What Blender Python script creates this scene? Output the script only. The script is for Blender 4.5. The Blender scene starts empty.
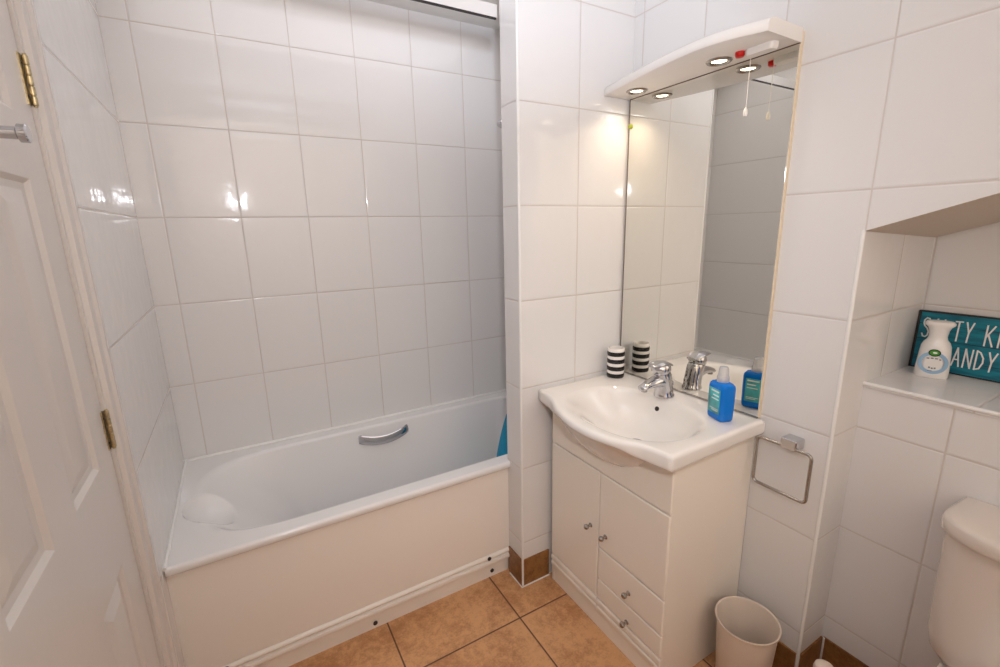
import bpy, bmesh, math, random
from mathutils import Vector, Matrix
random.seed(4)
S = bpy.context.scene
C = S.collection

# ------------------------------------------------------------------ camera, world, lights, exposure
cam = bpy.data.cameras.new('camera'); co = bpy.data.objects.new('camera', cam); C.objects.link(co)
YAW, PITCH, ROLL = 0.522, -0.226, -0.0213
fw = Vector((math.sin(YAW)*math.cos(PITCH), math.cos(YAW)*math.cos(PITCH), math.sin(PITCH)))
rt = Vector((math.cos(YAW), -math.sin(YAW), 0)); up = rt.cross(fw)
r2 = rt*math.cos(ROLL) + up*math.sin(ROLL); u2 = -rt*math.sin(ROLL) + up*math.cos(ROLL)
m = Matrix((r2, u2, -fw)).transposed().to_4x4(); m.translation = Vector((0.2882, -2.1900, 1.4573))
co.matrix_world = m
cam.sensor_width = 36; cam.lens = 454.84*36/1000; cam.clip_start = 0.02
S.camera = co

w = bpy.data.worlds.new('world'); S.world = w; w.use_nodes = True
w.node_tree.nodes['Background'].inputs[0].default_value = (1, 1, 1, 1)
w.node_tree.nodes['Background'].inputs[1].default_value = 0.0

def area(name, loc, aim, size, power, col, spread=180):
    l = bpy.data.lights.new(name, 'AREA'); l.shape = 'DISK'; l.size = size; l.energy = power; l.color = col
    l.spread = math.radians(spread)
    o = bpy.data.objects.new(name, l); C.objects.link(o); o.location = loc
    o.rotation_euler = (Vector(aim)-Vector(loc)).to_track_quat('-Z', 'Y').to_euler()
    return o
# added fill panel below the ceiling over the bath, kept wide and dim
la_ = area('bath_ceiling_fill', (0.80, -0.40, 2.40), (0.80, -0.40, 0), 1.45, 2.7, (1.0, 0.97, 1.0)); la_.data.shape = 'RECTANGLE'; la_.data.size_y = 0.6; la_.rotation_euler = (0, 0, 0)
# the photographer's flash, just above the camera; two added bounce fills follow it
def flash(name, loc, aim, ang, blend, power, col):
    l = bpy.data.lights.new(name, 'SPOT'); l.energy = power; l.color = col; l.shadow_soft_size = .03
    l.spot_size = math.radians(ang); l.spot_blend = blend
    o = bpy.data.objects.new(name, l); C.objects.link(o); o.location = loc
    o.rotation_euler = (Vector(aim)-Vector(loc)).to_track_quat('-Z', 'Y').to_euler()
flash('camera_flash', (0.36, -2.17, 1.72), (0.846, -1.326, 1.55), 112, 1.0, 24.0, (0.98, 1.0, 1.05))
flash('wall_bounce_fill', (0.50, -2.30, 1.90), (0.75, -3.45, 2.10), 130, 0.8, 103.0, (1.0, 0.932, 0.888))  # added fill, bounced off the wall behind for soft frontal light
flash('ceiling_bounce_fill', (0.38, -2.15, 1.78), (0.75, -1.55, 2.42), 90, 0.8, 66.0, (0.76, 0.84, 1.0))  # added fill, bounced off the ceiling to lift the upper walls

S.view_settings.view_transform = 'Standard'; S.view_settings.look = 'None'
S.view_settings.gamma = 1; S.view_settings.use_curve_mapping = False
S.view_settings.exposure = 0.12

# ------------------------------------------------------------------ materials
def srgb(r, g, b):
    f = lambda c: (c/255/12.92) if c/255 <= .04045 else ((c/255+.055)/1.055)**2.4
    return (f(r), f(g), f(b), 1)

class NT:
    def __init__(s, name):
        s.m = bpy.data.materials.new(name); s.m.use_nodes = True
        s.t = s.m.node_tree; s.b = s.t.nodes['Principled BSDF']
    def n(s, kind, **kw):
        o = s.t.nodes.new(kind)
        for k, v in kw.items(): setattr(o, k, v)
        return o
    def put(s, sock, v):
        if isinstance(v, bpy.types.NodeSocket): s.t.links.new(v, sock)
        else: sock.default_value = v
    def math(s, op, a, b=0.0, c=0.0, clamp=False):
        o = s.n('ShaderNodeMath', operation=op, use_clamp=clamp)
        s.put(o.inputs[0], a); s.put(o.inputs[1], b); s.put(o.inputs[2], c)
        return o.outputs[0]
    def ramp(s, v, a, b, x=0.0, y=1.0, smooth=True):
        o = s.n('ShaderNodeMapRange'); o.interpolation_type = 'SMOOTHSTEP' if smooth else 'LINEAR'
        s.put(o.inputs[0], v); s.put(o.inputs[1], a); s.put(o.inputs[2], b); s.put(o.inputs[3], x); s.put(o.inputs[4], y)
        return o.outputs[0]
    def mix(s, f, a, b):
        o = s.n('ShaderNodeMix', data_type='RGBA'); s.put(o.inputs[0], f); s.put(o.inputs[6], a); s.put(o.inputs[7], b)
        return o.outputs[2]
    def noise(s, vec, scale, detail=2.0, rough=.5):
        o = s.n('ShaderNodeTexNoise'); s.put(o.inputs['Vector'], vec); o.inputs['Scale'].default_value = scale
        o.inputs['Detail'].default_value = detail; o.inputs['Roughness'].default_value = rough
        return o.outputs[0]
    def bump(s, h, dist=1.0, strength=1.0):
        o = s.n('ShaderNodeBump'); s.put(o.inputs['Height'], h); o.inputs['Distance'].default_value = dist
        o.inputs['Strength'].default_value = strength; s.t.links.new(o.outputs[0], s.b.inputs['Normal'])
    def pos(s):
        g = s.n('ShaderNodeNewGeometry'); x = s.n('ShaderNodeSeparateXYZ'); s.t.links.new(g.outputs['Position'], x.inputs[0])
        nn = s.n('ShaderNodeSeparateXYZ'); s.t.links.new(g.outputs['True Normal'], nn.inputs[0])
        return g.outputs['Position'], x.outputs, nn.outputs

def plain(name, col, rough=.4, metal=0.0, noise=0.0, nscale=30, var=0.0, **kw):
    t = NT(name); b = t.b
    b.inputs['Base Color'].default_value = col; b.inputs['Roughness'].default_value = rough; b.inputs['Metallic'].default_value = metal
    for k, v in kw.items(): b.inputs[k].default_value = v
    P, _, _ = t.pos()
    if var:
        f = t.noise(P, nscale, 3)
        t.put(b.inputs['Base Color'], t.mix(t.ramp(f, .3, .7, 0, 1), tuple(c*(1-var) for c in col[:3])+(1,), col))
    if noise: t.bump(t.noise(P, nscale, 2), noise)
    return t.m

TILE = srgb(231, 228, 226); GROUT = srgb(212, 203, 196)
def tiles(name, x0, y0, z0, W=.257, H=.333, col=TILE, grout=GROUT, g=.0014, flat=False, wave=.0008, rough=.07):
    """glazed rectangular wall tiles: joints every W along the wall and every H up it"""
    t = NT(name); P, p, n = t.pos()
    if flat: u = t.math('SUBTRACT', p[0], x0); v = t.math('SUBTRACT', p[1], y0)
    else:
        side = t.math('GREATER_THAN', t.math('ABSOLUTE', n[0]), .5)
        ux = t.math('SUBTRACT', p[0], x0); uy = t.math('SUBTRACT', p[1], y0)
        u = t.math('ADD', t.math('MULTIPLY', ux, t.math('SUBTRACT', 1.0, side)), t.math('MULTIPLY', uy, side))
        v = t.math('SUBTRACT', p[2], z0)
    def edge(a, per):
        a = t.math('DIVIDE', a, per); c = t.math('SUBTRACT', a, t.math('FLOOR', a))
        return t.math('MULTIPLY', t.math('MINIMUM', c, t.math('SUBTRACT', 1.0, c)), per), t.math('FLOOR', a)
    du, iu = edge(u, W); dv, iv = edge(v, H)
    d = t.math('MINIMUM', du, dv)
    gm = t.ramp(d, g, g+.0009, 1, 0)
    t.put(t.b.inputs['Base Color'], t.mix(gm, col, grout))
    t.put(t.b.inputs['Roughness'], t.ramp(gm, 0, 1, rough, .6))
    pil = t.math('ADD', t.ramp(d, g, .0055, 0, .0007), t.ramp(d, .0, .03, 0, .00035))
    # each tile sits at a very slightly different tilt, and its glaze is wavy
    wn = t.n('ShaderNodeTexWhiteNoise', noise_dimensions='2D'); cx = t.n('ShaderNodeCombineXYZ')
    t.put(cx.inputs[0], iu); t.put(cx.inputs[1], iv); t.t.links.new(cx.outputs[0], wn.inputs['Vector'])
    sp = t.n('ShaderNodeSeparateXYZ'); t.t.links.new(wn.outputs['Color'], sp.inputs[0])
    tilt = t.math('ADD', t.math('MULTIPLY', u, t.math('MULTIPLY', t.math('SUBTRACT', sp.outputs[0], .5), .008)),
                  t.math('MULTIPLY', v, t.math('MULTIPLY', t.math('SUBTRACT', sp.outputs[1], .5), .008)))
    h = t.math('ADD', t.math('ADD', pil, tilt), t.math('MULTIPLY', t.noise(P, 15, 1.5), wave))
    t.bump(h)
    return t.m

def stone(name, x0, y0, per, horiz=True, dark=1.0, groutc=srgb(104, 72, 50), lo=(186, 132, 88), hi=(220, 168, 120)):
    t = NT(name); P, p, n = t.pos()
    f1 = t.noise(P, 6, 5, .6); f2 = t.noise(P, 38, 4, .65); f3 = t.noise(P, 140, 2)
    f = t.math('ADD', t.math('ADD', t.math('MULTIPLY', f1, .5), t.math('MULTIPLY', f2, .4)), t.math('MULTIPLY', f3, .2))
    col = t.mix(t.ramp(f, .42, .64), srgb(*[c*dark for c in lo]), srgb(*[c*dark for c in hi]))
    if horiz:
        def edge(a, per):
            a = t.math('DIVIDE', a, per); c = t.math('FRACT', t.math('ADD', a, 50.0))
            return t.math('MULTIPLY', t.math('MINIMUM', c, t.math('SUBTRACT', 1.0, c)), per)
        d = t.math('MINIMUM', edge(t.math('SUBTRACT', p[0], x0), per), edge(t.math('SUBTRACT', p[1], y0), per))
        gm = t.ramp(d, .0022, .0034, 1, 0)
        col = t.mix(gm, col, groutc)
        t.bump(t.math('ADD', t.ramp(d, .002, .006, 0, .001), t.math('MULTIPLY', f2, .0006)))
    t.put(t.b.inputs['Base Color'], col); t.b.inputs['Roughness'].default_value = .38
    return t.m

M = {}
M['tile_back'] = tiles('glazed wall tile back', .082, 0, 1.525)
M['tile_left'] = tiles('glazed wall tile left', .082, 0, 1.525, W=2.9)
M['tile_pier'] = tiles('glazed wall tile pier', 1.418, -.95, 1.534)
M['tile_right'] = tiles('glazed wall tile right', 1.920, -1.6385, 1.534)
M['tile_box'] = tiles('glazed wall tile boxing', 1.92, -1.832, 1.534)
M['tile_niche'] = tiles('glazed wall tile niche', 1.92, -1.898, 1.536)
M['tile_shelf'] = tiles('glazed shelf tile', 1.60, -1.868, 0, W=3, H=.257, flat=True)
M['paint'] = plain('white wall paint', srgb(236, 233, 228), .6)
M['paint_warm'] = plain('warm white wall paint', srgb(236, 224, 210), .7)
M['ceiling'] = plain('white ceiling paint', srgb(240, 238, 234), .8)
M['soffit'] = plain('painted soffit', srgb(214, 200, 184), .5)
M['floor'] = stone('beige stone floor tile', 1.0615, -.953, .445)
M['skirt'] = stone('brown stone skirting tile', 0, 0, 1, horiz=False, lo=(118, 76, 38), hi=(156, 110, 62))
M['door'] = plain('white gloss door paint', srgb(218, 211, 205), .3, noise=.0004, nscale=60)
M['trim'] = plain('white plastic trim', srgb(240, 238, 235), .25)
M['acrylic'] = plain('white bath acrylic', srgb(238, 235, 233), .13, **{'Coat Weight': .3})
M['panel'] = plain('white bath panel', srgb(245, 237, 228), .3)
M['ceramic'] = plain('white glazed ceramic', srgb(242, 236, 230), .06, **{'Coat Weight': .5})
M['toilet'] = plain('white toilet ceramic', srgb(222, 211, 201), .08, **{'Coat Weight': .4})
M['cabinet'] = plain('white cabinet foil', srgb(247, 238, 226), .28)
M['shadowgap'] = plain('cabinet inside', srgb(196, 184, 170), .6)
M['chrome'] = plain('polished chrome', (.60, .60, .62, 1), .06, 1.0)
M['steel'] = plain('satin steel', (.42, .40, .38, 1), .25, 1.0)
M['brass'] = plain('aged brass', srgb(214, 198, 160), .3, 1.0, var=.35, nscale=120)
M['dark'] = plain('dark cap', srgb(40, 34, 34), .4)
M['black'] = plain('black glaze', srgb(22, 20, 22), .15)
M['edgebrown'] = plain('bare mirror edge', srgb(112, 92, 76), .5)
M['cream'] = plain('cream mirror edge', srgb(232, 214, 186), .4)
M['pelmet'] = plain('white pelmet lacquer', srgb(240, 235, 230), .25)
M['mirror'] = plain('mirror silver', (.80, .79, .74, 1), .012, 1.0)
M['red'] = plain('red plastic', srgb(205, 24, 20), .3)
M['green'] = plain('green plastic', srgb(150, 160, 30), .4)
M['cord'] = plain('white cord', srgb(245, 240, 232), .6)
M['bin'] = plain('translucent white plastic', srgb(226, 210, 195), .35, **{'Subsurface Weight': .2, 'Subsurface Radius': (.01, .008, .006)})
M['soap'] = plain('blue liquid soap', srgb(4, 126, 228), .10, **{'Transmission Weight': .15, 'IOR': 1.36})
M['soaplabel'] = plain('teal bottle label', srgb(84, 200, 205), .3, var=.45, nscale=28)
M['clearcap'] = plain('clear plastic cap', srgb(238, 236, 234), .12, **{'Transmission Weight': .55, 'IOR': 1.3})
M['white'] = plain('white print', srgb(240, 238, 234), .4)
M['greyprint'] = plain('grey print', srgb(120, 122, 124), .5)
M['whiteplastic'] = plain('white glossy plastic', srgb(240, 236, 232), .22)
M['bluering'] = plain('pale blue print', srgb(150, 186, 214), .35)
M['logogreen'] = plain('green emblem', srgb(70, 150, 50), .35)
M['logodark'] = plain('dark emblem', srgb(14, 34, 18), .35)
M['cloth'] = plain('teal cloth', srgb(20, 150, 190), .75, noise=.002, nscale=160, var=.15)
M['aluminium'] = plain('white enamelled rail', srgb(222, 218, 214), .28)

def teal_wood():
    t = NT('teal painted wood'); P, p, n = t.pos()
    mp = t.n('ShaderNodeMapping'); mp.inputs['Scale'].default_value = (1, .12, 1); t.t.links.new(P, mp.inputs[0])
    f = t.noise(mp.outputs[0], 90, 4, .6)
    t.put(t.b.inputs['Base Color'], t.mix(t.ramp(f, .35, .7), srgb(0, 96, 118), srgb(8, 132, 150)))
    t.b.inputs['Roughness'].default_value = .55; t.bump(f, .001)
    return t.m
M['teal'] = teal_wood()
M['darkwood'] = plain('dark stained edge', srgb(34, 30, 28), .6, var=.3, nscale=60)

def emit(name, col, s):
    t = NT(name); t.b.inputs['Base Color'].default_value = col; t.b.inputs['Emission Color'].default_value = col
    t.b.inputs['Emission Strength'].default_value = s; return t.m
M['lens'] = emit('lit lamp lens', (1.0, .86, .60, 1), 9.0)

# ------------------------------------------------------------------ mesh helpers
def root_of(o):
    while o.parent: o = o.parent
    return o

class MB:
    def __init__(s): s.v = []; s.f = []; s.mi = []
    def add(s, vs, fs, mi=0):
        k = len(s.v); s.v += [Vector(v) for v in vs]
        for f in fs: s.f.append([i+k for i in f]); s.mi.append(mi)
        return s
    def box(s, x0, x1, y0, y1, z0, z1, mi=0):
        x0, x1 = min(x0, x1), max(x0, x1); y0, y1 = min(y0, y1), max(y0, y1); z0, z1 = min(z0, z1), max(z0, z1)
        vs = [(x, y, z) for z in (z0, z1) for (x, y) in ((x0, y0), (x1, y0), (x1, y1), (x0, y1))]
        return s.add(vs, [(3, 2, 1, 0), (4, 5, 6, 7), (0, 1, 5, 4), (1, 2, 6, 5), (2, 3, 7, 6), (3, 0, 4, 7)], mi)
    def loft(s, rings, cap0=True, cap1=True, closed=True, mi=0, mis=None):
        n = len(rings[0]); k = len(s.v)
        for r in rings: s.v += [Vector(p) for p in r]
        for i in range(len(rings)-1):
            for j in range(n if closed else n-1):
                a, b = k+i*n+j, k+i*n+(j+1) % n
                s.f.append([a, b, b+n, a+n]); s.mi.append(mis[i] if mis else mi)
        if cap0: s.f.append([k+j for j in range(n)][::-1]); s.mi.append(mis[0] if mis else mi)
        if cap1: s.f.append([k+(len(rings)-1)*n+j for j in range(n)]); s.mi.append(mis[-1] if mis else mi)
        return s
    def prism(s, poly, axis, a, b, mi=0):
        """poly of 2-D points extruded along axis between a and b"""
        def P(u, v, t): return {'x': (t, u, v), 'y': (u, t, v), 'z': (u, v, t)}[axis]
        return s.loft([[P(u, v, a) for u, v in poly], [P(u, v, b) for u, v in poly]], mi=mi)
    def lathe(s, prof, c=(0, 0, 0), n=40, axis=(0, 0, 1), mi=0, mis=None, cap0=True, cap1=True):
        ax = Vector(axis).normalized(); q = Vector((0, 0, 1)).rotation_difference(ax); c = Vector(c)
        rings = [[c + q @ Vector((r*math.cos(2*math.pi*j/n), r*math.sin(2*math.pi*j/n), z)) for j in range(n)] for r, z in prof]
        return s.loft(rings, cap0, cap1, mi=mi, mis=mis)
    def tube(s, pts, r, n=12, closed=False, flat=1.0, mi=0, upv=None):
        pts = [Vector(p) for p in pts]; m = len(pts); rs = r if isinstance(r, (list, tuple)) else [r]*m
        rings = []; prev = None
        for i, p in enumerate(pts):
            if closed: t = (pts[(i+1) % m]-pts[i-1])
            else: t = pts[min(i+1, m-1)]-pts[max(i-1, 0)]
            t.normalize()
            if prev is None:
                a = Vector(upv) if upv else (Vector((0, 0, 1)) if abs(t.z) < .9 else Vector((1, 0, 0)))
            else: a = prev
            a = (a - t*a.dot(t)).normalized(); prev = a; b = t.cross(a)
            rings.append([p + a*rs[i]*math.cos(2*math.pi*j/n) + b*rs[i]*flat*math.sin(2*math.pi*j/n) for j in range(n)])
        if closed: rings.append(rings[0]); return s.loft(rings, False, False, mi=mi)
        return s.loft(rings, mi=mi)
    def rot(s, ang, about, axis='Z', start=0):
        R = Matrix.Rotation(ang, 3, axis); a = Vector(about)
        for i in range(start, len(s.v)): s.v[i] = a + R @ (s.v[i]-a)
        return s
    def build(s, name, mat, parent=None, smooth=30, bevel=0, seg=2, solid=0, sub=0, base=True, recalc=True):
        me = bpy.data.meshes.new(name); o = bpy.data.objects.new(name, me); C.objects.link(o)
        if parent:
            off = Vector(root_of(parent).location); o.parent = parent
        elif base:
            xs = [v.x for v in s.v]; ys = [v.y for v in s.v]
            off = Vector(((min(xs)+max(xs))/2, (min(ys)+max(ys))/2, min(v.z for v in s.v))); o.location = off
        else: off = Vector((0, 0, 0))
        me.from_pydata([tuple(v-off) for v in s.v], [], s.f)
        for mm in (mat if isinstance(mat, (list, tuple)) else [mat]): me.materials.append(mm)
        me.polygons.foreach_set('material_index', s.mi)
        bm = bmesh.new(); bm.from_mesh(me)
        bmesh.ops.remove_doubles(bm, verts=bm.verts, dist=1e-6)
        if recalc: bmesh.ops.recalc_face_normals(bm, faces=bm.faces)
        bm.to_mesh(me); bm.free()
        if smooth:
            me.shade_smooth(); me.set_sharp_from_angle(angle=math.radians(smooth))
        if solid:
            d = o.modifiers.new('thickness', 'SOLIDIFY'); d.thickness = solid; d.offset = 0
        if bevel:
            b = o.modifiers.new('edge', 'BEVEL'); b.width = bevel; b.segments = seg; b.limit_method = 'ANGLE'; b.angle_limit = math.radians(35); b.harden_normals = True
        if sub:
            d = o.modifiers.new('smooth', 'SUBSURF'); d.levels = sub; d.render_levels = sub
        return o

def thing(name, label, cat, loc, group=None):
    o = bpy.data.objects.new(name, None); C.objects.link(o); o.location = loc; o.empty_display_size = .05
    o['label'] = label; o['category'] = cat
    if group: o['group'] = group
    return o
def tag(o, label, cat, group=None):
    o['label'] = label; o['category'] = cat
    if group: o['group'] = group
    return o
def struct(o, label=None, cat=None):
    o['kind'] = 'structure'
    if label: o['label'] = label
    if cat: o['category'] = cat
    return o
def sup(cx, cy, ax, ay, n, angs, z):
    out = []
    for a in angs:
        c, s_ = math.cos(a), math.sin(a)
        r = (abs(c/ax)**n + abs(s_/ay)**n)**(-1/n)
        out.append((cx+r*c, cy+r*s_, z))
    return out
def cast(poly, cx, cy, angs):
    """points where rays from (cx,cy) leave the polygon"""
    out = []
    for a in angs:
        d = (math.cos(a), math.sin(a)); best = None
        for i in range(len(poly)):
            p, q = poly[i], poly[(i+1) % len(poly)]
            ex, ey = q[0]-p[0], q[1]-p[1]; den = d[0]*ey - d[1]*ex
            if abs(den) < 1e-12: continue
            t = ((p[0]-cx)*ey - (p[1]-cy)*ex)/den; s_ = ((p[0]-cx)*d[1] - (p[1]-cy)*d[0])/den
            if t > 0 and -1e-6 <= s_ <= 1+1e-6 and (best is None or t > best): best = t
        out.append((cx+best*d[0], cy+best*d[1]))
    return out
def spline(pts, n=8):
    out = []
    for i in range(len(pts)-1):
        p0 = Vector(pts[max(i-1, 0)]); p1 = Vector(pts[i]); p2 = Vector(pts[i+1]); p3 = Vector(pts[min(i+2, len(pts)-1)])
        for k in range(n):
            t = k/n
            out.append(tuple(.5*((2*p1)+(p2-p0)*t+(2*p0-5*p1+4*p2-p3)*t*t+(3*p1-p0-3*p2+p3)*t**3)))
    out.append(tuple(pts[-1])); return out
def rrect(w, h, r, n=6):
    out = []
    for cx, cy, a0 in ((w/2-r, h/2-r, 0), (-w/2+r, h/2-r, 90), (-w/2+r, -h/2+r, 180), (w/2-r, -h/2+r, 270)):
        for k in range(n+1):
            a = math.radians(a0+90*k/n); out.append((cx+r*math.cos(a), cy+r*math.sin(a)))
    return out

# ------------------------------------------------------------------ the room
XR, XB, XN = 1.672, 1.813, 2.130       # mirror wall, cistern boxing, niche back
YP, YE = -0.823, -1.636                # front of the stub wall, end of the mirror wall
HC, YF, XO = 2.42, -3.45, 2.26
SKH = .125
struct(MB().box(-.12, XO, YF-.1, .1, -.08, 0).build('floor', M['floor'], smooth=0))
struct(MB().box(-.12, XO, YF-.1, .1, HC, HC+.08).build('ceiling', M['ceiling'], smooth=0))
struct(MB().box(-.1, XO, 0, .1, 0, HC).build('wall_back', M['tile_back'], smooth=0))
DY0, DY1, DZ = -.974, -1.655, 2.02     # doorway in the left wall
wl = MB().box(-.1, 0, -.848, 0, 0, HC)
wl.box(-.1, 0, DY0-.0, -.848, 0, HC).box(-.1, 0, DY1, DY0, DZ, HC).box(-.1, 0, YF, DY1, 0, HC)
struct(wl.build('wall_left', M['tile_left'], smooth=0))
struct(MB().box(-.1, XO, YF-.1, YF, 0, HC).build('wall_front', M['paint_warm'], smooth=0))
struct(MB().box(1.159, XR, YP+.105, YP, 0, HC).build('wall_pier', M['tile_pier'], smooth=0))
struct(MB().box(XR, XO, YE, 0, 0, HC).build('wall_right', M['tile_right'], smooth=0))
# wall above the raked soffit, carried on in the plane of the mirror wall
zf = lambda y: 1.433 + .333*(YE-y); zk = lambda y: 1.397 + .325*(YE-y)
y1 = YF
ov = MB().add([(XR, YE, zf(YE)), (XR, y1, zf(y1)), (XR, y1, HC), (XR, YE, HC), (XO, YE, zk(YE)), (XO, y1, zk(y1)), (XO, y1, HC), (XO, YE, HC)],
              [(0, 3, 2, 1)], 0)
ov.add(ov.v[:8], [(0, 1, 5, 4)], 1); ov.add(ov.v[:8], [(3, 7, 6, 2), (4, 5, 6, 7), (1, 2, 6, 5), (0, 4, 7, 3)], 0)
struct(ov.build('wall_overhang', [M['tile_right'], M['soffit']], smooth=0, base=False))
struct(MB().box(XN, XO, YF, YE, 0, 2.0).build('wall_niche', M['tile_niche'], smooth=0))
struct(MB().box(XB, XN, YF, YE, 0, .992).build('wall_boxing', M['tile_box'], smooth=0))
struct(MB().box(XB-.004, XN, YF, YE, .992, 1.005).build('trim_1', M['tile_shelf'], smooth=0, bevel=.002), 'white tiled ledge on top of the boxing in the niche')
# white plastic corner beads
def bead(name, x, y, z0, z1, r=.0055):
    return struct(MB().lathe([(r, z0), (r, z1)], (x, y, 0), 14).build(name, M['trim']))
bead('trim_2', 1.159+.003, YP+.003, 0, HC)
bead('trim_3', XR+.003, YE+.003, 0, 1.436)
struct(MB().tube([(XB-.002, YF, 1.003), (XB-.002, YE, 1.003)], .006, 10).build('trim_4', M['trim']))
# sealant along the bath
sl = MB().tube([(0, -.005, .532), (XR, -.005, .532)], .0075, 8).tube([(.004, 0, .532), (.004, -.74, .532)], .006, 8)
struct(sl.build('trim_5', M['trim']))
# skirting of cut floor tile, with its pale sealant line
def skirt(name, *boxes):
    b = MB()
    for bx in boxes: b.box(*bx, mi=0)
    return struct(b.build(name, M['skirt'], smooth=0, bevel=.001))
t = .006
skirt('baseboard_pier', (1.159+.004, 1.2895, YP-t, YP, 0, SKH), (1.159-t, 1.159, YP+.004, YP+.102, 0, SKH))
skirt('baseboard_right', (XR-t, XR, YE+.006, -1.4255, 0, SKH), (XR+.006, XB-t, YE-t, YE, 0, SKH))
skirt('baseboard_boxing', (XB-t, XB, YF, YE-t, 0, SKH))
sb = MB().tube([(1.150, -.735, .002), (1.150, YP-.008, .002), (1.289, YP-.008, .002)], .0032, 8)
sb.tube([(XB-.008, YE-.01, 0), (XB-.008, YE-.01, SKH)], .003, 8)
struct(sb.build('trim_6', M['trim']))

# door in the left wall, closed, with its frame
ar = MB()
prof = [(y-.036, x) for y, x in [(-.848, .0), (-.848, .017), (-.853, .021), (-.868, .021), (-.874, .0155), (-.905, .0135), (-.911, .0185), (-.919, .0185), (-.924, .010), (-.938, .010), (-.938, -.06), (-.918, -.06), (-.918, 0)]]
pr = [(z, y) for y, z in prof]
ar.loft([[(x, y, 0) for x, y in pr], [(x, y, 2.09) for x, y in pr]])
ar2 = [(x, 2*(DY0+DY1)/2 - y) for x, y in pr]
ar.loft([[(x, y, 0) for x, y in ar2], [(x, y, 2.09) for x, y in ar2]])
ar.box(0, .018, DY1-.07, DY0+.07, 2.022, 2.09).box(-.06, .01, DY1, DY0, 2.008, 2.022)
struct(ar.build('trim_7', M['door'], smooth=25, base=False))
def door_mesh():
    """six-panel moulded door: a grid face with sunk, raised-field panels"""
    b = MB(); ya, yb, zt = DY0-.003, DY1+.003, 2.005; xf, xb = .004, -.034
    cols = [(-1.068, -1.238), (-1.342, -1.515)]; rows = [(.20, .792), (1.002, 1.562), (1.664, 1.868)]
    ys = sorted({ya, yb} | {v for c in cols for v in c}, reverse=True); zs = sorted({.006, zt} | {v for r in rows for v in r})
    for i in range(len(ys)-1):
        for j in range(len(zs)-1):
            y0, y1_, z0, z1 = ys[i], ys[i+1], zs[j], zs[j+1]
            if (y0, y1_) in cols and (z0, z1) in rows:
                steps = [(0, 0), (.004, -.001), (.012, -.008), (.020, -.0095), (.024, -.0095), (.046, -.003), (.050, -.002)]
                rg = [[(xf+d, y0-i_, z0+i_), (xf+d, y1_+i_, z0+i_), (xf+d, y1_+i_, z1-i_), (xf+d, y0-i_, z1-i_)] for i_, d in steps]
                b.loft(rg, cap0=False)
            else:
                b.add([(xf, y0, z0), (xf, y1_, z0), (xf, y1_, z1), (xf, y0, z1)], [(0, 1, 2, 3)])
    b.add([(xf, ya, .006), (xf, yb, .006), (xf, yb, zt), (xf, ya, zt), (xb, ya, .006), (xb, yb, .006), (xb, yb, zt), (xb, ya, zt)],
          [(4, 7, 6, 5), (0, 4, 5, 1), (1, 5, 6, 2), (2, 6, 7, 3), (3, 7, 4, 0)])
    return b
door = struct(door_mesh().build('door_1', M['door'], smooth=15, recalc=True), 'white six panel door in the left wall', 'door')
for hz in (1.738, 1.054, .372):
    h = MB()
    for k in range(5):
        z0 = hz-.043+k*.0172; h.lathe([(.0036, z0+.0006), (.0047, z0+.0016), (.0047, z0+.0156), (.0036, z0+.0166)], (.011, DY0-.001, 0), 14)
    h.lathe([(.003, hz-.045), (.003, hz+.045)], (.011, DY0-.001, 0), 10)
    h.box(.0035, .0062, DY0-.016, DY0-.003, hz-.043, hz+.043)
    ho = h.build('hinge', M['brass'], door)
    MB().lathe([(.0026, 0), (.0026, .0012)], (.0062, DY0-.010, hz+.028), 10, (1, 0, 0)).lathe([(.0026, 0), (.0026, .0012)], (.0062, DY0-.010, hz-.028), 10, (1, 0, 0)).build('screw', M['dark'], ho)
hk = MB().lathe([(.023, 0), (.023, .004), (.019, .007)], (.004, -1.262, 1.602), 28, (1, 0, 0))
hk.lathe([(.0085, .004), (.0085, .046), (.0125, .0485), (.0125, .057), (.011, .0585)], (.004, -1.262, 1.602), 24, (1, 0, 0))
hk.build('coat_peg', M['chrome'], door)
struct(MB().box(-.1, -.09, DY1-.05, DY0+.05, 0, 2.08).build('wall_landing', M['paint'], smooth=0))

# ------------------------------------------------------------------ bathtub
ZR, YB = .529, -.738
bath = thing('bathtub', 'white acrylic bathtub with moulded front panel filling the alcove', 'bathtub', (.83, -.37, 0))
N = 160
cxb, cyb = .83, -.368
x0b, x1b = .003, XR-.002
corner = [math.atan2(y-cyb, x-cxb) for x in (x0b, x1b) for y in (YB, -.003)]
angs = sorted([2*math.pi*k/N-math.pi for k in range(N)]+corner)
# denser round the head end
angs = sorted(angs+[(lambda a: a if a < math.pi else a-2*math.pi)(math.pi-.45+.9*k/90+.003) for k in range(91)])
def inner(z):
    """inside outline of the tub at depth z below the rim"""
    f = (ZR-z)/.40; f = max(0, min(1, f))
    xl = .062 + .40*f**.75; xr_ = 1.598 - .075*f; yn = -.664 + .085*f; yf_ = -.074 - .085*f
    return xl, xr_, yn, yf_
def tub_ring(z, grow=0):
    xl, xr_, yn, yf_ = inner(z); xl -= grow; xr_ += grow; yn -= grow; yf_ += grow
    out = []; cy = (yn+yf_)/2; hy = (yf_-yn)/2
    xa = .44; xc = 1.42      # rounded head end, squarer tap end
    poly = []
    for k in range(61):
        a = math.pi/2 + math.pi*k/60; c, s_ = math.cos(a), math.sin(a); n = 3.2
        poly.append((xa + (xa-xl)*(-abs(c)**(2/n)), cy + hy*math.copysign(abs(s_)**(2/n), s_)))
    for k in range(61):
        a = -math.pi/2 + math.pi*k/60; c, s_ = math.cos(a), math.sin(a); n = 3.2
        poly.append((xc + (xr_-xc)*abs(c)**(2/n), cy + hy*math.copysign(abs(s_)**(2/n), s_)))
    return [(x, y, z) for x, y in cast(poly, cxb, cyb, angs)]
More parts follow.
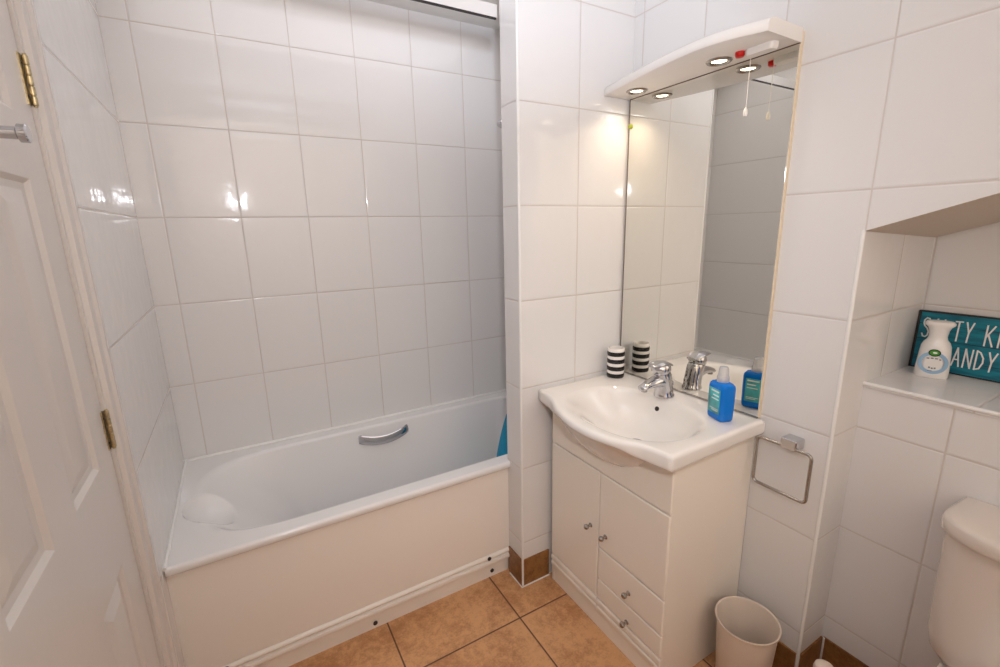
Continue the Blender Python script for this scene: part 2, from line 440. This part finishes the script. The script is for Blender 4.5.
outer = cast([(x0b, YB), (x1b, YB), (x1b, -.003), (x0b, -.003)], cxb, cyb, angs)
def rect(ins, z): return [(max(x0b, min(x1b, x)) if True else 0, max(YB+ins, y), z) for x, y in outer]
rings = [rect(.022, ZR-.027), rect(.004, ZR-.027), rect(0, ZR-.023), rect(0, ZR-.009), rect(.003, ZR-.003), rect(.009, ZR)]
edge0 = tub_ring(ZR, .012); o0 = rings[-1]
for k in range(1, 25):
    f = k/24; rings.append([tuple(Vector(a).lerp(Vector(b), f)) for a, b in zip(o0, edge0)])
for dz, g in ((.0012, .007), (.004, .003), (.008, 0)): rings.append(tub_ring(ZR-dz, g))
for k in range(1, 61):
    z = ZR-.008-(.352)*(k/60)**1.25; rings.append(tub_ring(z))
zb_ = ZR-.36; last = rings[-1]
mid = Vector((.92, -.366, 0))
for f, dz in ((.03, .012), (.08, .022), (.16, .029), (.3, .033), (.5, .036), (.75, .039)):
    rings.append([((1-f)*x+f*mid.x, (1-f)*y+f*mid.y, zb_-dz) for x, y, z in last])
# scooped headrest at the head end
SC, SR = Vector((.138, -.420, ZR+.040)), .124
for i, r in enumerate(rings):
    if i < 5: continue
    for j, p in enumerate(r):
        d2 = (p[0]-SC.x)**2 + (p[1]-SC.y)**2
        if d2 < SR*SR and p[2] > SC.z-SR-.02:
            zs_ = SC.z - math.sqrt(SR*SR-d2)
            if zs_ < p[2]: r[j] = (p[0], p[1], zs_)
MB().loft(rings, cap0=False).build('tub', M['acrylic'], bath, smooth=50)
pn = MB().box(0, 1.159, -.7185, -.700, .120, ZR-.024)
pn.prism([(-.700, .070), (-.716, .070), (-.7265, .074), (-.729, .082), (-.7265, .090), (-.718, .0935), (-.717, .0985), (-.724, .1015), (-.727, .108), (-.7245, .115), (-.7185, .119), (-.700, .121)], 'x', 0, 1.159)
pl = pn.build('front_panel', M['panel'], bath, smooth=40)
MB().box(0, 1.159, -.7075, -.695, 0, .072).build('plinth', M['panel'], bath, smooth=0)
for x, y, z in ((.573, -.7075, .022), (1.076, -.7075, .028), (1.055, -.7265, .108), (.10, -.7265, .112)):
    MB().lathe([(.0085, 0), (.0085, .003), (.006, .0045)], (x, y, z), 20, (0, -1, 0)).build('screw_cap', M['dark'], bath)
# grip on the far side
gp = []
for k in range(21):
    f = k/20; b = math.sin(math.pi*f)
    gp.append((.702+.236*f, -.096-.030*b**.6, .482-.016*b+.003*f))
gr = MB().tube(gp, [.0230]*21, 14, flat=.36)
go = gr.build('grip', M['chrome'], bath)
for x0, x1 in ((.698, .716), (.926, .942)): MB().box(x0, x1, -.100, -.084, .468, .499).build('grip_mount', M['chrome'], bath, bevel=.003)
MB().lathe([(.032, 0), (.032, .003), (.026, .005)], (1.40, -.366, zb_-.0395), 28).build('waste', M['chrome'], bath)

# teal mat curled in the tap end
mt = MB(); rg = []
for i in range(25):
    a = i/24; ring = []
    yy = -.52 + .25*a
    for k in range(15):
        f = k/14; z = .165 + .372*f
        x = 1.270 + .035*f + .06*f*f + .10*(2*a-1)**2 + .004*math.sin(9*a+4*f)
        ring.append((x, yy, z))
    rg.append(ring)
mt.loft(rg, False, False, closed=False)
tag(mt.build('bath_mat', M['cloth'], smooth=60, solid=.006, recalc=False), 'teal mat curled inside the bath at its tap end, behind the stub wall', 'bath mat')

# shower: riser with hand shower on the tap-end wall
sh = thing('shower_handset', 'chrome hand shower on a wall riser just showing past the stub wall edge', 'shower', (1.62, -.36, 1.15))
MB().tube([(1.615, -.36, 1.15), (1.615, -.36, 1.93)], .009, 14).build('riser_rail', M['chrome'], sh)
for z in (1.17, 1.91): MB().lathe([(.013, 0), (.013, .045)], (1.612, -.36, z), 14, (1, 0, 0)).build('bracket', M['chrome'], sh)
MB().box(1.585, 1.63, -.375, -.345, 1.80, 1.85).build('holder', M['chrome'], sh, bevel=.005)
MB().tube([(1.59, -.36, 1.80), (1.52, -.36, 1.85), (1.44, -.36, 1.895), (1.40, -.36, 1.905)], [.011, .012, .013, .016], 14).build('handle', M['chrome'], sh)
MB().lathe([(.016, .03), (.036, .012), (.040, 0), (.038, -.006)], (1.392, -.36, 1.897), 28, (.25, 0, 1)).build('spray_head', M['chrome'], sh)

# shower curtain rail across the bath opening
rl = thing('shower_rail', 'white shower curtain rail high across the bath front, dark groove beneath', 'rail', (.58, -.70, 2.10))
MB().box(.0, 1.159, -.704, -.697, 2.1465, 2.186).build('rail', M['aluminium'], rl, bevel=.002)
MB().box(.004, 1.155, -.704, -.697, 2.1415, 2.1465).build('groove', M['dark'], rl, smooth=0)
MB().box(.0, .055, -.714, -.690, 2.150, 2.205).build('end_bracket', M['aluminium'], rl, bevel=.004)

# ------------------------------------------------------------------ vanity unit
VX, VY0, VY1 = 1.285, -.852, -1.425
van = thing('vanity_unit', 'white vanity cabinet with two doors and two drawers under the washbasin', 'cabinet', (1.47, -1.14, 0))
cb = MB().box(VX+.003, XR-.003, VY1, VY1+.016, 0, .803).box(VX+.003, XR-.003, VY0-.016, VY0, 0, .803)
cb.box(XR-.012, XR-.003, VY1+.016, VY0-.016, 0, .65).box(VX+.030, XR-.012, VY1+.016, VY0-.016, .06, .076)
cb.box(VX+.022, VX+.03, VY1+.016, VY0-.016, .06, .70)
cb.build('carcass', M['cabinet'], van, bevel=.0015)
fp = [(VY0-.002, .6375), (VY0-.002, .803)] + [(-1.13+d, z) for d, z in ((.225, .803), (.19, .785), (.155, .757), (.10, .732), (.05, .723), (0, .72), (-.05, .723), (-.10, .732), (-.155, .757), (-.19, .785), (-.225, .803))] + [(VY1+.002, .803), (VY1+.002, .6375)]
MB().prism(fp, 'x', VX, VX+.016).build('fascia', M['cabinet'], van, bevel=.0015)
MB().box(VX+.004, VX+.018, VY1+.017, VY0-.017, 0, .072).build('plinth', M['cabinet'], van, bevel=.001)
YS = -1.131
def front(name, ya, yb, z0, z1, knob):
    b = MB().box(VX-.002, VX+.016, ya, yb, z0, z1)
    o = b.build(name, M['cabinet'], van, bevel=.005, seg=3)
    ky, kz = knob
    k = MB().lathe([(.0085, 0), (.0085, .002), (.005, .0045), (.0048, .012), (.0075, .015), (.0095, .019), (.0095, .024), (.007, .0275), (.003, .0285)], (VX-.0015, ky, kz), 22, (-1, 0, 0))
    k.build('knob', M['steel'], o)
front('door', VY0-.002, YS+.0015, .131, .633, (-1.090, .405))
front('door', YS-.0015, VY1+.002, .345, .633, (-1.167, .405))
front('drawer', YS-.0015, VY1+.002, .2150, .3405, (-1.283, .264))
front('drawer', YS-.0015, VY1+.002, .131, .2105, (-1.281, .147))
for ya, yb in ((VY0-.002, YS+.0015), (YS-.0015, VY1+.002)):
    r = MB().prism([(VX+.016, .070), (VX-.001, .070), (VX-.003, .075), (VX-.003, .090), (VX+.000, .0945), (VX+.006, .096), (VX+.006, .0985), (VX+.000, .100), (VX-.003, .1045), (VX-.003, .119), (VX, .1235), (VX+.006, .125), (VX+.006, .128), (VX+.016, .128)], 'y', ya, yb)
    r.build('bottom_rail', M['cabinet'], van, smooth=30)

# washbasin on top
ZT = .855
bs = thing('washbasin', 'white ceramic washbasin with bowed front on the vanity cabinet', 'basin', (1.40, -1.15, .69))
front_pts = [(1.237, -.8265), (1.229, -.88), (1.219, -.925), (1.206, -.955), (1.183, -1.005), (1.160, -1.075), (1.148, -1.145), (1.150, -1.215), (1.166, -1.285), (1.185, -1.322), (1.203, -1.347), (1.216, -1.372), (1.224, -1.41), (1.233, -1.458)]
poly = [(XR-.003, -.8265)] + spline(front_pts, 6) + [(XR-.003, -1.452)]
bc = (1.414, -1.156)
cang = [math.atan2(y-bc[1], x-bc[0]) for x, y in (poly[0], front_pts[0], front_pts[-1], poly[-1])]
ba = sorted([2*math.pi*k/120-math.pi+.004 for k in range(120)] + cang)
ol = cast(poly, bc[0], bc[1], ba)
def inset(pts, d):
    """move every outline point d inwards along its ray to the bowl's centre"""
    out = []
    for x, y in pts:
        v = Vector((bc[0]-x, bc[1]-y)); v = v.normalized()*d*1.15; out.append((x+v.x, y+v.y))
    return out
def oz(d, z): return [(x, y, z) for x, y in inset(ol, d)]
E2 = lambda ax, ay, z, n=2.3, sx=0.0: sup(1.383+sx, -1.15, ax, ay, n, ba, z)
def recentre(ax, ay, z, n, cx, cy):
    P_ = [(cx+ax*math.copysign(abs(math.cos(a))**(2/n), math.cos(a)), cy+ay*math.copysign(abs(math.sin(a))**(2/n), math.sin(a))) for a in [2*math.pi*k/200 for k in range(200)]]
    return [(x, y, z) for x, y in cast(P_, bc[0], bc[1], ba)]
def lip(d, z0, z1):
    """underside edge: the rim is deep at its corners and slim along the bow"""
    out = []
    for x, y in inset(ol, d):
        k = max(0, min(1, (1.225-x)/.055)); k = k*k*(3-2*k); out.append((x, y, z0+(z1-z0)*k))
    return out
R = [recentre(.05, .06, .672, 2.1, 1.40, -1.12), recentre(.10, .12, .680, 2.2, 1.40, -1.12), recentre(.135, .165, .700, 2.3, 1.40, -1.125), recentre(.165, .20, .733, 2.4, 1.40, -1.13),
     recentre(.192, .225, .768, 2.4, 1.40, -1.135), recentre(.212, .242, .800, 2.5, 1.40, -1.14), recentre(.220, .250, .822, 2.5, 1.40, -1.142), lip(.016, .806, .829), lip(.005, .8065, .8295), lip(.001, .811, .833), lip(0, .818, .838), oz(0, ZT-.012), oz(.0015, ZT-.006), oz(.005, ZT-.002), oz(.010, ZT), oz(.018, ZT-.0005)]
for ax_, ay_, dz, cx_ in ((.194, .247, .001, 1.381), (.188, .241, .003, 1.381), (.179, .232, .009, 1.384), (.164, .217, .022, 1.394), (.147, .197, .044, 1.405), (.129, .173, .069, 1.414), (.107, .143, .093, 1.420), (.08, .106, .111, 1.425), (.05, .063, .123, 1.422), (.024, .024, .130, 1.418)):
    R.append(recentre(ax_, ay_, ZT-dz, 2.3 if dz < .1 else 2.05, cx_, -1.160))
MB().loft(R).build('bowl', M['ceramic'], bs, smooth=85)
MB().lathe([(.0, 0), (.023, 0), (.025, .002), (.019, .0045), (.0, .003)], (1.418, -1.160, ZT-.131), 28, cap0=False, cap1=False).build('drain', M['chrome'], bs)
MB().lathe([(.0085, -.004), (.0085, .0025), (.006, .003)], (1.5505, -1.130, ZT-.047), 20, (-1, 0, .34)).build('overflow_hole', M['dark'], bs)

# mixer tap: stout body leaning forward, short spout, flat lever on a domed head
tp = thing('mixer_tap', 'chrome mixer tap with lever handle at the back of the basin', 'tap', (1.578, -1.133, ZT))
TX, TY = 1.578, -1.133
def oval(cx, cz, rx, ry, tilt, n=24):
    out = []
    for j in range(n):
        a = 2*math.pi*j/n; lx, ly = rx*math.cos(a), ry*math.sin(a)
        out.append((cx+lx*math.cos(tilt), TY+ly, cz+lx*math.sin(tilt)))
    return out
body = [oval(TX, ZT, .037, .035, 0), oval(TX, ZT+.006, .037, .035, 0), oval(TX-.001, ZT+.011, .034, .032, 0), oval(TX-.003, ZT+.03, .033, .0305, .04),
        oval(TX-.008, ZT+.055, .033, .0305, .08), oval(TX-.015, ZT+.082, .0335, .031, .15), oval(TX-.020, ZT+.092, .031, .029, .2)]
MB().loft(body).build('body', M['chrome'], tp, smooth=45)
sp = []
for i, (x, z, rz, ry) in enumerate(((TX+.004, ZT+.050, .032, .028), (TX-.026, ZT+.060, .026, .027), (TX-.050, ZT+.062, .0195, .025), (TX-.078, ZT+.058, .014, .022), (TX-.100, ZT+.053, .0115, .019), (TX-.116, ZT+.049, .010, .0165), (TX-.121, ZT+.047, .006, .011))):
    sp.append([(x, TY+ry*math.cos(2*math.pi*j/20), z+rz*math.sin(2*math.pi*j/20)) for j in range(20)])
spo = MB().loft(sp).build('spout', M['chrome'], tp, smooth=60)
MB().lathe([(.0105, 0), (.0105, .010), (.007, .010)], (TX-.104, TY, ZT+.0355), 20).build('aerator', M['steel'], spo)
hd = [oval(TX-.020, ZT+.093, .031, .029, .2), oval(TX-.021, ZT+.099, .0345, .0325, .2), oval(TX-.023, ZT+.110, .0345, .0325, .2), oval(TX-.026, ZT+.121, .031, .029, .2), oval(TX-.028, ZT+.129, .019, .018, .2), oval(TX-.029, ZT+.131, .004, .004, .2)]
lv = MB().loft(hd)
la = []
for x, z, rz, ry in ((TX+.016, ZT+.116, .006, .020), (TX-.010, ZT+.123, .011, .030), (TX-.040, ZT+.127, .0085, .028), (TX-.060, ZT+.126, .0065, .0225), (TX-.074, ZT+.125, .005, .0175), (TX-.081, ZT+.124, .003, .011)):
    la.append([(x, TY+ry*math.cos(2*math.pi*j/18), z+rz*math.sin(2*math.pi*j/18)) for j in range(18)])
lv.loft(la).build('lever', M['chrome'], tp, smooth=60)
MB().lathe([(.0035, 0), (.0035, .03), (.006, .034), (.006, .044), (.003, .047)], (TX+.041, TY, ZT), 14).build('waste_pull', M['chrome'], tp)

# striped tumbler
tu = MB(); prof = [(.031, 0), (.0335, .003)]; mis = [0, 0]
H = .124; zz = .003; seq = []
for k in range(4): seq += [(1, .0175), (0, .0125)]
for mcol, hh in seq:
    z1 = min(zz+hh, H-.004); prof += [(.0338, zz+.0012), (.0352, zz+.004), (.0352, z1-.003), (.0338, z1)]; mis += [mcol]*4; zz = z1
prof += [(.0335, H-.002), (.032, H), (.0295, H), (.0288, H-.004), (.0285, .012), (0.001, .008)]; mis += [0]*6
mis = mis[1:]
mis[0] = 0
tag(MB().lathe(prof, (1.583, -.881, ZT+.0005), 44, mis=mis).build('tumbler', [M['ceramic'], M['black']], smooth=40), 'black and white striped ceramic tumbler in the back left corner of the basin top', 'tumbler')

# blue soap bottle
SB = Vector((1.563, -1.366, ZT+.0005)); ang = math.radians(72)
soap = thing('soap_bottle', 'blue hand soap bottle with clear cap at right end of the basin top', 'bottle', tuple(SB))
def brings(lst):
    out = []
    for w_, d_, z, r_ in lst: out.append([(SB.x+x, SB.y+y, SB.z+z) for x, y in rrect(w_, d_, r_, 5)])
    return out
b = MB().loft(brings([(.064, .042, 0, .010), (.071, .048, .004, .013), (.073, .050, .010, .014), (.075, .051, .06, .014), (.075, .051, .106, .014), (.072, .048, .114, .014), (.062, .041, .1195, .013), (.042, .034, .122, .013), (.034, .034, .1235, .0169)]))
b.rot(ang, SB).build('bottle_body', M['soap'], soap, smooth=50)
MB().lathe([(.0180, .1225), (.0180, .138), (.0168, .141), (.0158, .142), (.0142, .164), (.0118, .170), (.004, .171)], SB, 28).build('cap', M['clearcap'], soap)
for sgn in (1, -1):
    l = MB(); rgs = []
    for zz_ in (.024, .100):
        pass
    pts = [(x, .0258*sgn) for x in (-.026, -.013, 0, .013, .026)]
    l.loft([[(SB.x+x, SB.y+y, SB.z+z) for x, y in pts] for z in (.022, .060, .102)], False, False, closed=False)
    lo = l.rot(ang, SB).build('label', M['soaplabel'], soap, solid=.0008, recalc=False)
    for (z, x0_, x1_, hh) in ((.092, -.021, .015, .005), (.079, -.021, .006, .004), (.068, -.021, .012, .003), (.036, -.021, .017, .002), (.031, -.021, .008, .002)):
        MB().box(SB.x+x0_*sgn, SB.x+x1_*sgn, SB.y+.0261*sgn, SB.y+.0266*sgn, SB.z+z, SB.z+z+hh).rot(ang, SB).build('print_line', M['white'], lo, smooth=0)

# ------------------------------------------------------------------ mirror unit
mu = thing('mirror_unit', 'tall frameless wall mirror with white lit pelmet above the basin', 'mirror', (1.65, -1.15, ZT+.001))
MY0, MY1, MZ0, MZ1 = -.834, -1.434, ZT+.003, 1.920
MB().box(1.6585, XR, MY1, MY0, MZ0, MZ1+.030).build('backboard', M['cream'], mu, bevel=.001)
MB().box(1.6545, 1.6585, MY1+.001, MY0-.001, MZ0, MZ1).build('glass', M['mirror'], mu, smooth=0)
MB().box(1.652, 1.660, MY1+.001, MY0-.001, MZ0-.0018, MZ0+.003).build('bottom_channel', M['steel'], mu, smooth=0)
MB().box(1.654, 1.659, MY0-.001, MY0+.002, MZ0, MZ1).build('left_edge', M['edgebrown'], mu, smooth=0)
MB().box(1.6535, 1.6585, MY1+.001, MY0-.001, MZ1-.0025, MZ1).build('top_gap', M['edgebrown'], mu, smooth=0)  # dark strip put in for the thin gap below the pelmet
pf = [(1.659, -.8255)] + spline([(1.530, -.8255), (1.508, -.93), (1.482, -1.05), (1.463, -1.17), (1.455, -1.27), (1.466, -1.35), (1.500, -1.438)], 6) + [(1.659, -1.436)]
pc = (1.57, -1.15); pa_ = sorted([2*math.pi*k/90-math.pi+.004 for k in range(90)]+[math.atan2(y-pc[1], x-pc[0]) for x, y in (pf[0], pf[1], pf[-2], pf[-1])])
pol = cast(pf, pc[0], pc[1], pa_)
ins = lambda d, z: [(x+(d if x < 1.6 else 0)*.9, y, z) for x, y in pol]
MB().loft([ins(0.002, MZ1), ins(0, MZ1+.002), ins(.001, MZ1+.016), ins(.005, MZ1+.025), ins(.013, MZ1+.032), ins(.028, MZ1+.035)]).build('pelmet', M['pelmet'], mu, smooth=50)
for (x, y) in ((1.590, -.926), (1.584, -1.248)):
    d = MB().lathe([(.028, 0), (.0355, 0), (.036, -.002), (.0335, -.005), (.028, -.006), (.0215, -.001), (.0205, .0)], (x, y, MZ1), 36, cap0=False, cap1=False).build('downlight', M['steel'], mu)
    MB().lathe([(.0210, -.0006), (.016, -.0016), (.001, -.0020)], (x, y, MZ1), 32, cap0=False).build('lens', M['lens'], d)
    area('downlight_lamp', (x, y, MZ1-.010), (x, y, 0), .040, .35, (1.0, .80, .58), 130)
MB().lathe([(.0125, 0), (.0125, -.009), (.010, -.013), (.002, -.014)], (1.575, -1.318, MZ1), 20).build('indicator', M['red'], mu)
ps = MB()
ps.loft([[(1.588+x, -1.372+y, z) for x, y in rrect(.034*k, .082*k, .014*k, 5)] for k, z in ((1, MZ1), (1, MZ1-.012), (.9, MZ1-.017))])
so = ps.build('pull_switch', M['whiteplastic'], mu, smooth=40)
MB().tube([(1.598, -1.336, MZ1-.015), (1.599, -1.335, 1.80), (1.599, -1.3345, 1.775)], .0009, 6).build('cord', M['cord'], so)
MB().lathe([(.0022, .022), (.0050, .016), (.0058, .006), (.0045, 0)], (1.599, -1.3345, 1.755), 14).build('toggle', M['cord'], so)
MB().lathe([(.0085, 0), (.0085, .004), (.006, .006)], (1.6545, -.840, 1.824), 16, (-1, 0, 0)).build('clip', M['green'], mu)

# towel ring beside the basin
tr = thing('towel_ring', 'square chrome towel ring on the tiled wall right of the vanity', 'towel ring', (XR, -1.540, .83))
MB().box(1.625, XR, -1.570, -1.524, .806, .839).build('mount', M['chrome'], tr, bevel=.004)
pts = [(1.630, -1.533+u, .737+v) for u, v in rrect(.156, .152, .014, 5)]
MB().tube(pts, .0048, 12, closed=True).build('ring', M['steel'], tr)

# waste bin
bx, by = 1.520, -1.5475
bn = MB().lathe([(.068, .0), (.071, .004), (.0855, .252), (.0905, .256), (.0915, .260), (.0905, .2635), (.0865, .262), (.0835, .255), (.0695, .008), (.001, .006)], (bx, by, .0005), 56)
tag(bn.build('waste_bin', M['bin'], smooth=40), 'small white plastic waste bin on the floor beside the vanity', 'bin')

# ------------------------------------------------------------------ toilet
TYC = -2.082
to = thing('toilet', 'white close-coupled toilet against the boxing under the niche', 'toilet', (1.55, TYC, 0))
def dshape(xf, hw, xb, z, n=3.0):
    """flat back at xb, bowed front reaching xf, half width hw"""
    out = []
    xm = xb-.09
    for k in range(49):
        a = -math.pi/2 + math.pi*k/48; c, s_ = math.cos(a), math.sin(a)
        out.append((xm-(xm-xf)*abs(c)**(2/n), TYC+hw*math.copysign(abs(s_)**(2/2.6), s_), z))
    return [(xb, TYC-hw*.97, z)] + out + [(xb, TYC+hw*.97, z)]
XW = XB-.002
MB().loft([dshape(1.68, .135, XW, .385), dshape(1.652, .165, XW, .392), dshape(1.640, .182, XW, .415), dshape(1.636, .190, XW, .46), dshape(1.634, .194, XW, .60), dshape(1.634, .196, XW, .738)]).build('cistern', M['toilet'], to, smooth=50)
MB().loft([dshape(1.634, .190, XW, .736), dshape(1.618, .203, XW, .738), dshape(1.616, .205, XW, .743), dshape(1.616, .205, XW, .766), dshape(1.620, .201, XW, .773), dshape(1.630, .192, XW, .776), dshape(1.66, .16, XW, .777)]).build('cistern_lid', M['toilet'], to, smooth=50)
MB().lathe([(.024, 0), (.024, .005), (.020, .007), (.001, .0065)], (1.715, TYC, .778), 28).build('flush_button', M['chrome'], to)
def egg(xf, xb, hw, z, n=40):
    out = []
    xm = xf+(xb-xf)*.45
    for k in range(n):
        a = 2*math.pi*k/n; c, s_ = math.cos(a), math.sin(a)
        rx = (xb-xm) if c > 0 else (xm-xf); out.append((xm+rx*c, TYC+hw*math.copysign(abs(s_)**.9, s_), z))
    return out
MB().loft([egg(1.33, 1.66, .105, 0), egg(1.33, 1.66, .105, .02), egg(1.36, 1.64, .092, .06), egg(1.36, 1.66, .10, .16), egg(1.26, 1.70, .150, .28), egg(1.175, 1.70, .178, .365), egg(1.168, 1.70, .180, .385), egg(1.20, 1.68, .15, .386), egg(1.25, 1.60, .11, .34), egg(1.30, 1.5, .06, .25)]).build('pan', M['toilet'], to, smooth=60)
MB().loft([[(1.675+x, TYC+y, z) for x, y in rrect(.22*k, .30*k, .04, 5)] for k, z in ((.8, .30), (.96, .345), (1, .378), (.98, .3845))]).build('pan_shelf', M['toilet'], to, smooth=50)
st = MB().loft([egg(1.165, 1.585, .182, .387), egg(1.16, 1.59, .186, .393), egg(1.165, 1.588, .183, .404), egg(1.235, 1.53, .112, .404), egg(1.24, 1.525, .108, .388)], False, False).build('seat', M['whiteplastic'], to, smooth=50)
MB().loft([egg(1.160, 1.600, .185, .406), egg(1.155, 1.604, .188, .412), egg(1.165, 1.60, .182, .421), egg(1.22, 1.56, .14, .426)]).build('seat_lid', M['whiteplastic'], to, smooth=50)

# toilet brush between bin and toilet
tb = thing('toilet_brush', 'pale round-topped toilet brush in a holder between bin and boxing', 'toilet brush', (1.545, -1.752, 0))
qx, qy = 1.545, -1.752
MB().lathe([(.048, 0), (.05, .004), (.046, .12), (.047, .125), (.043, .127), (.041, .12)], (qx, qy, .0005), 36).build('holder', M['whiteplastic'], tb)
MB().lathe([(.009, .05), (.009, .225), (.018, .235), (.0245, .246), (.026, .258), (.023, .270), (.013, .278), (.002, .280)], (qx, qy, 0), 28).build('handle', M['bin'], tb)

# ------------------------------------------------------------------ niche shelf things
ZS = 1.005
# wooden sign leaning on the back of the niche
sg = thing('wall_sign', 'teal painted wooden sign with white lettering leaning in the niche', 'sign', (2.11, -1.95, ZS))
SW, SHt = .56, .180; sy0 = -1.6380; lean = math.radians(2.5)
def onsign(u, v, d=0.0):
    """u metres along the sign from its left end, v up it, d out from its face"""
    fx = 2.103 + math.sin(lean)*v - math.cos(lean)*d; return (fx, sy0-u, ZS+.001+math.cos(lean)*v+math.sin(lean)*d)
def slab(u0, u1, v0, v1, d0, d1):
    return [onsign(u, v, d) for d in (d0, d1) for u, v in ((u0, v0), (u1, v0), (u1, v1), (u0, v1))]
FB = [(3, 2, 1, 0), (4, 5, 6, 7), (0, 1, 5, 4), (1, 2, 6, 5), (2, 3, 7, 6), (3, 0, 4, 7)]
MB().add(slab(0, SW, 0, SHt, -.014, 0), FB).build('board', M['darkwood'], sg, smooth=0)
fc = MB()
for v0, v1 in ((.004, .0395), (.041, .0935), (.095, .140), (.1415, .1755)): fc.add(slab(.0075, SW-.007, v0, v1, 0, .0015), FB)
fo_ = fc.build('painted_face', M['teal'], sg, smooth=0, bevel=.0006)
GL = {'S': [[(1, .86), (.8, .98), (.4, 1), (.08, .88), (.05, .72), (.25, .58), (.7, .45), (.95, .3), (.9, .1), (.6, 0), (.2, .02), (0, .16)]],
      'A': [[(0, 0), (.5, 1), (1, 0)], [(.2, .36), (.8, .36)]], 'L': [[(0, 1), (.02, 0), (.85, .02)]], 'T': [[(0, .98), (1, 1)], [(.52, 1), (.5, 0)]],
      'Y': [[(0, 1), (.48, .48)], [(1, 1), (.48, .48), (.4, 0)]], 'K': [[(0, 1), (.02, 0)], [(.9, 1), (.03, .42)], [(.25, .58), (.95, 0)]], 'I': [[(.5, 1), (.48, 0)]],
      'E': [[(.9, 1), (0, .98), (.02, 0), (.9, .02)], [(.02, .52), (.75, .54)]], 'N': [[(0, 0), (.04, 1), (.95, 0), (1, 1)]],
      'D': [[(.02, 0), (0, 1), (.45, .92), (.9, .65), (.95, .4), (.6, .08), (.02, 0)]], 'O': [[(.5, 1), (.1, .8), (0, .45), (.2, .08), (.5, 0), (.85, .15), (1, .5), (.85, .88), (.5, 1)]]}
def ribbon(b, line, wd, d):
    P = [Vector(p) for p in line]
    for i in range(len(P)-1):
        a, c = P[i], P[i+1]; dr = (c-a).normalized(); nn = Vector((-dr.y, dr.x))*wd/2; e = dr*wd*.35
        q = [a-e+nn, a-e-nn, c+e-nn, c+e+nn]
        b.add([onsign(x.x, x.y, dd) for dd in (d, d+.0006) for x in q], FB)
def letters(text, u0, v0, pitch, hgt, wid):
    u = u0
    for ch in text:
        if ch == ' ': u += pitch*.85; continue
        b = MB(); ww = wid*(.3 if ch == 'I' else 1)
        for st_ in GL[ch]: ribbon(b, [(u+x*ww, v0+y*hgt) for x, y in st_], .0037, .0016)
        b.build('letter', M['white'], sg, smooth=0, recalc=True); u += pitch*(.55 if ch == 'I' else 1)
letters('SALTY', .017, .100, .0240, .058, .0150)
letters('KISSES', .156, .098, .0250, .058, .0170)
letters('SANDY', .073, .026, .0246, .055, .0160)
letters('TOES', .224, .026, .0246, .055, .0160)

# white air freshener dispenser in front of the sign
AX, AY = 2.035, -1.7135
af = thing('air_freshener', 'white air freshener dispenser with green emblem standing in the niche before the sign', 'air freshener', (AX, AY, ZS))
aa = math.radians(195)   # faces the room
def ar_(lst):
    return [[(AX+x*.90+ox, AY+y, ZS+z) for x, y in rrect(w_, d_, r_, 6)] for w_, d_, z, r_, ox in lst]
A0 = (AX, AY, 0)
MB().loft(ar_([(.080, .058, .0005, .022, 0), (.085, .062, .004, .026, 0), (.083, .062, .03, .028, 0), (.078, .060, .07, .028, 0), (.074, .058, .092, .028, 0), (.064, .052, .104, .025, 0), (.050, .046, .112, .022, 0), (.046, .044, .120, .021, 0), (.046, .044, .128, .021, 0)])).rot(aa+math.pi/2, A0).build('body', M['whiteplastic'], af, smooth=45)
MB().loft(ar_([(.047, .045, .1282, .021, 0), (.050, .047, .140, .022, 0), (.058, .050, .149, .023, 0), (.072, .056, .155, .025, 0), (.074, .057, .160, .026, 0), (.066, .052, .165, .024, 0), (.04, .03, .167, .014, 0)])).rot(aa+math.pi/2, A0).build('spray_top', M['whiteplastic'], af, smooth=45)
fy = -.0318   # just in front of the body's face (local -y)
def disc(cx, cz, rx, rz, y, th=.0006, n=32, hole=0, bulge=0.0):
    out = MB(); o_ = [(rx*math.cos(2*math.pi*j/n), rz*math.sin(2*math.pi*j/n)) for j in range(n)]
    def P(k, yy): return [(AX+cx+x*k, AY+yy, ZS+cz+z*k) for x, z in o_]
    if hole: out.loft([P(1, y), P(1, y-th), P(hole, y-th), P(hole, y), P(1, y)], False, False)
    else: out.loft([P(1, y), P(1, y-th)])
    return out
disc(0, .047, .033, .033, -.0309, hole=.72).rot(aa+math.pi/2, A0).build('label_ring', M['bluering'], af)
lg = disc(0, .077, .0135, .0105, -.0305, .0016).rot(aa+math.pi/2, A0).build('emblem', M['logodark'], af)
e = disc(0, .077, .0105, .0075, -.0321, .0006)
e.rot(aa+math.pi/2, A0).build('emblem_leaf', M['logogreen'], lg)
disc(.001, .0775, .005, .0028, -.0327, .0004).rot(aa+math.pi/2, A0).build('emblem_mark', M['white'], lg)
for cx, cz, w_, h_ in ((-.012, .058, .006, .003), (-.003, .059, .006, .003), (.006, .059, .006, .003), (.014, .057, .004, .003), (-.006, .030, .004, .005), (0, .029, .004, .004), (.006, .030, .004, .004), (-.004, .022, .010, .002)):
    MB().box(AX+cx-w_/2, AX+cx+w_/2, AY-.0312, AY-.0318, ZS+cz, ZS+cz+h_).rot(aa+math.pi/2, A0).build('print_mark', M['greyprint'], af, smooth=0)
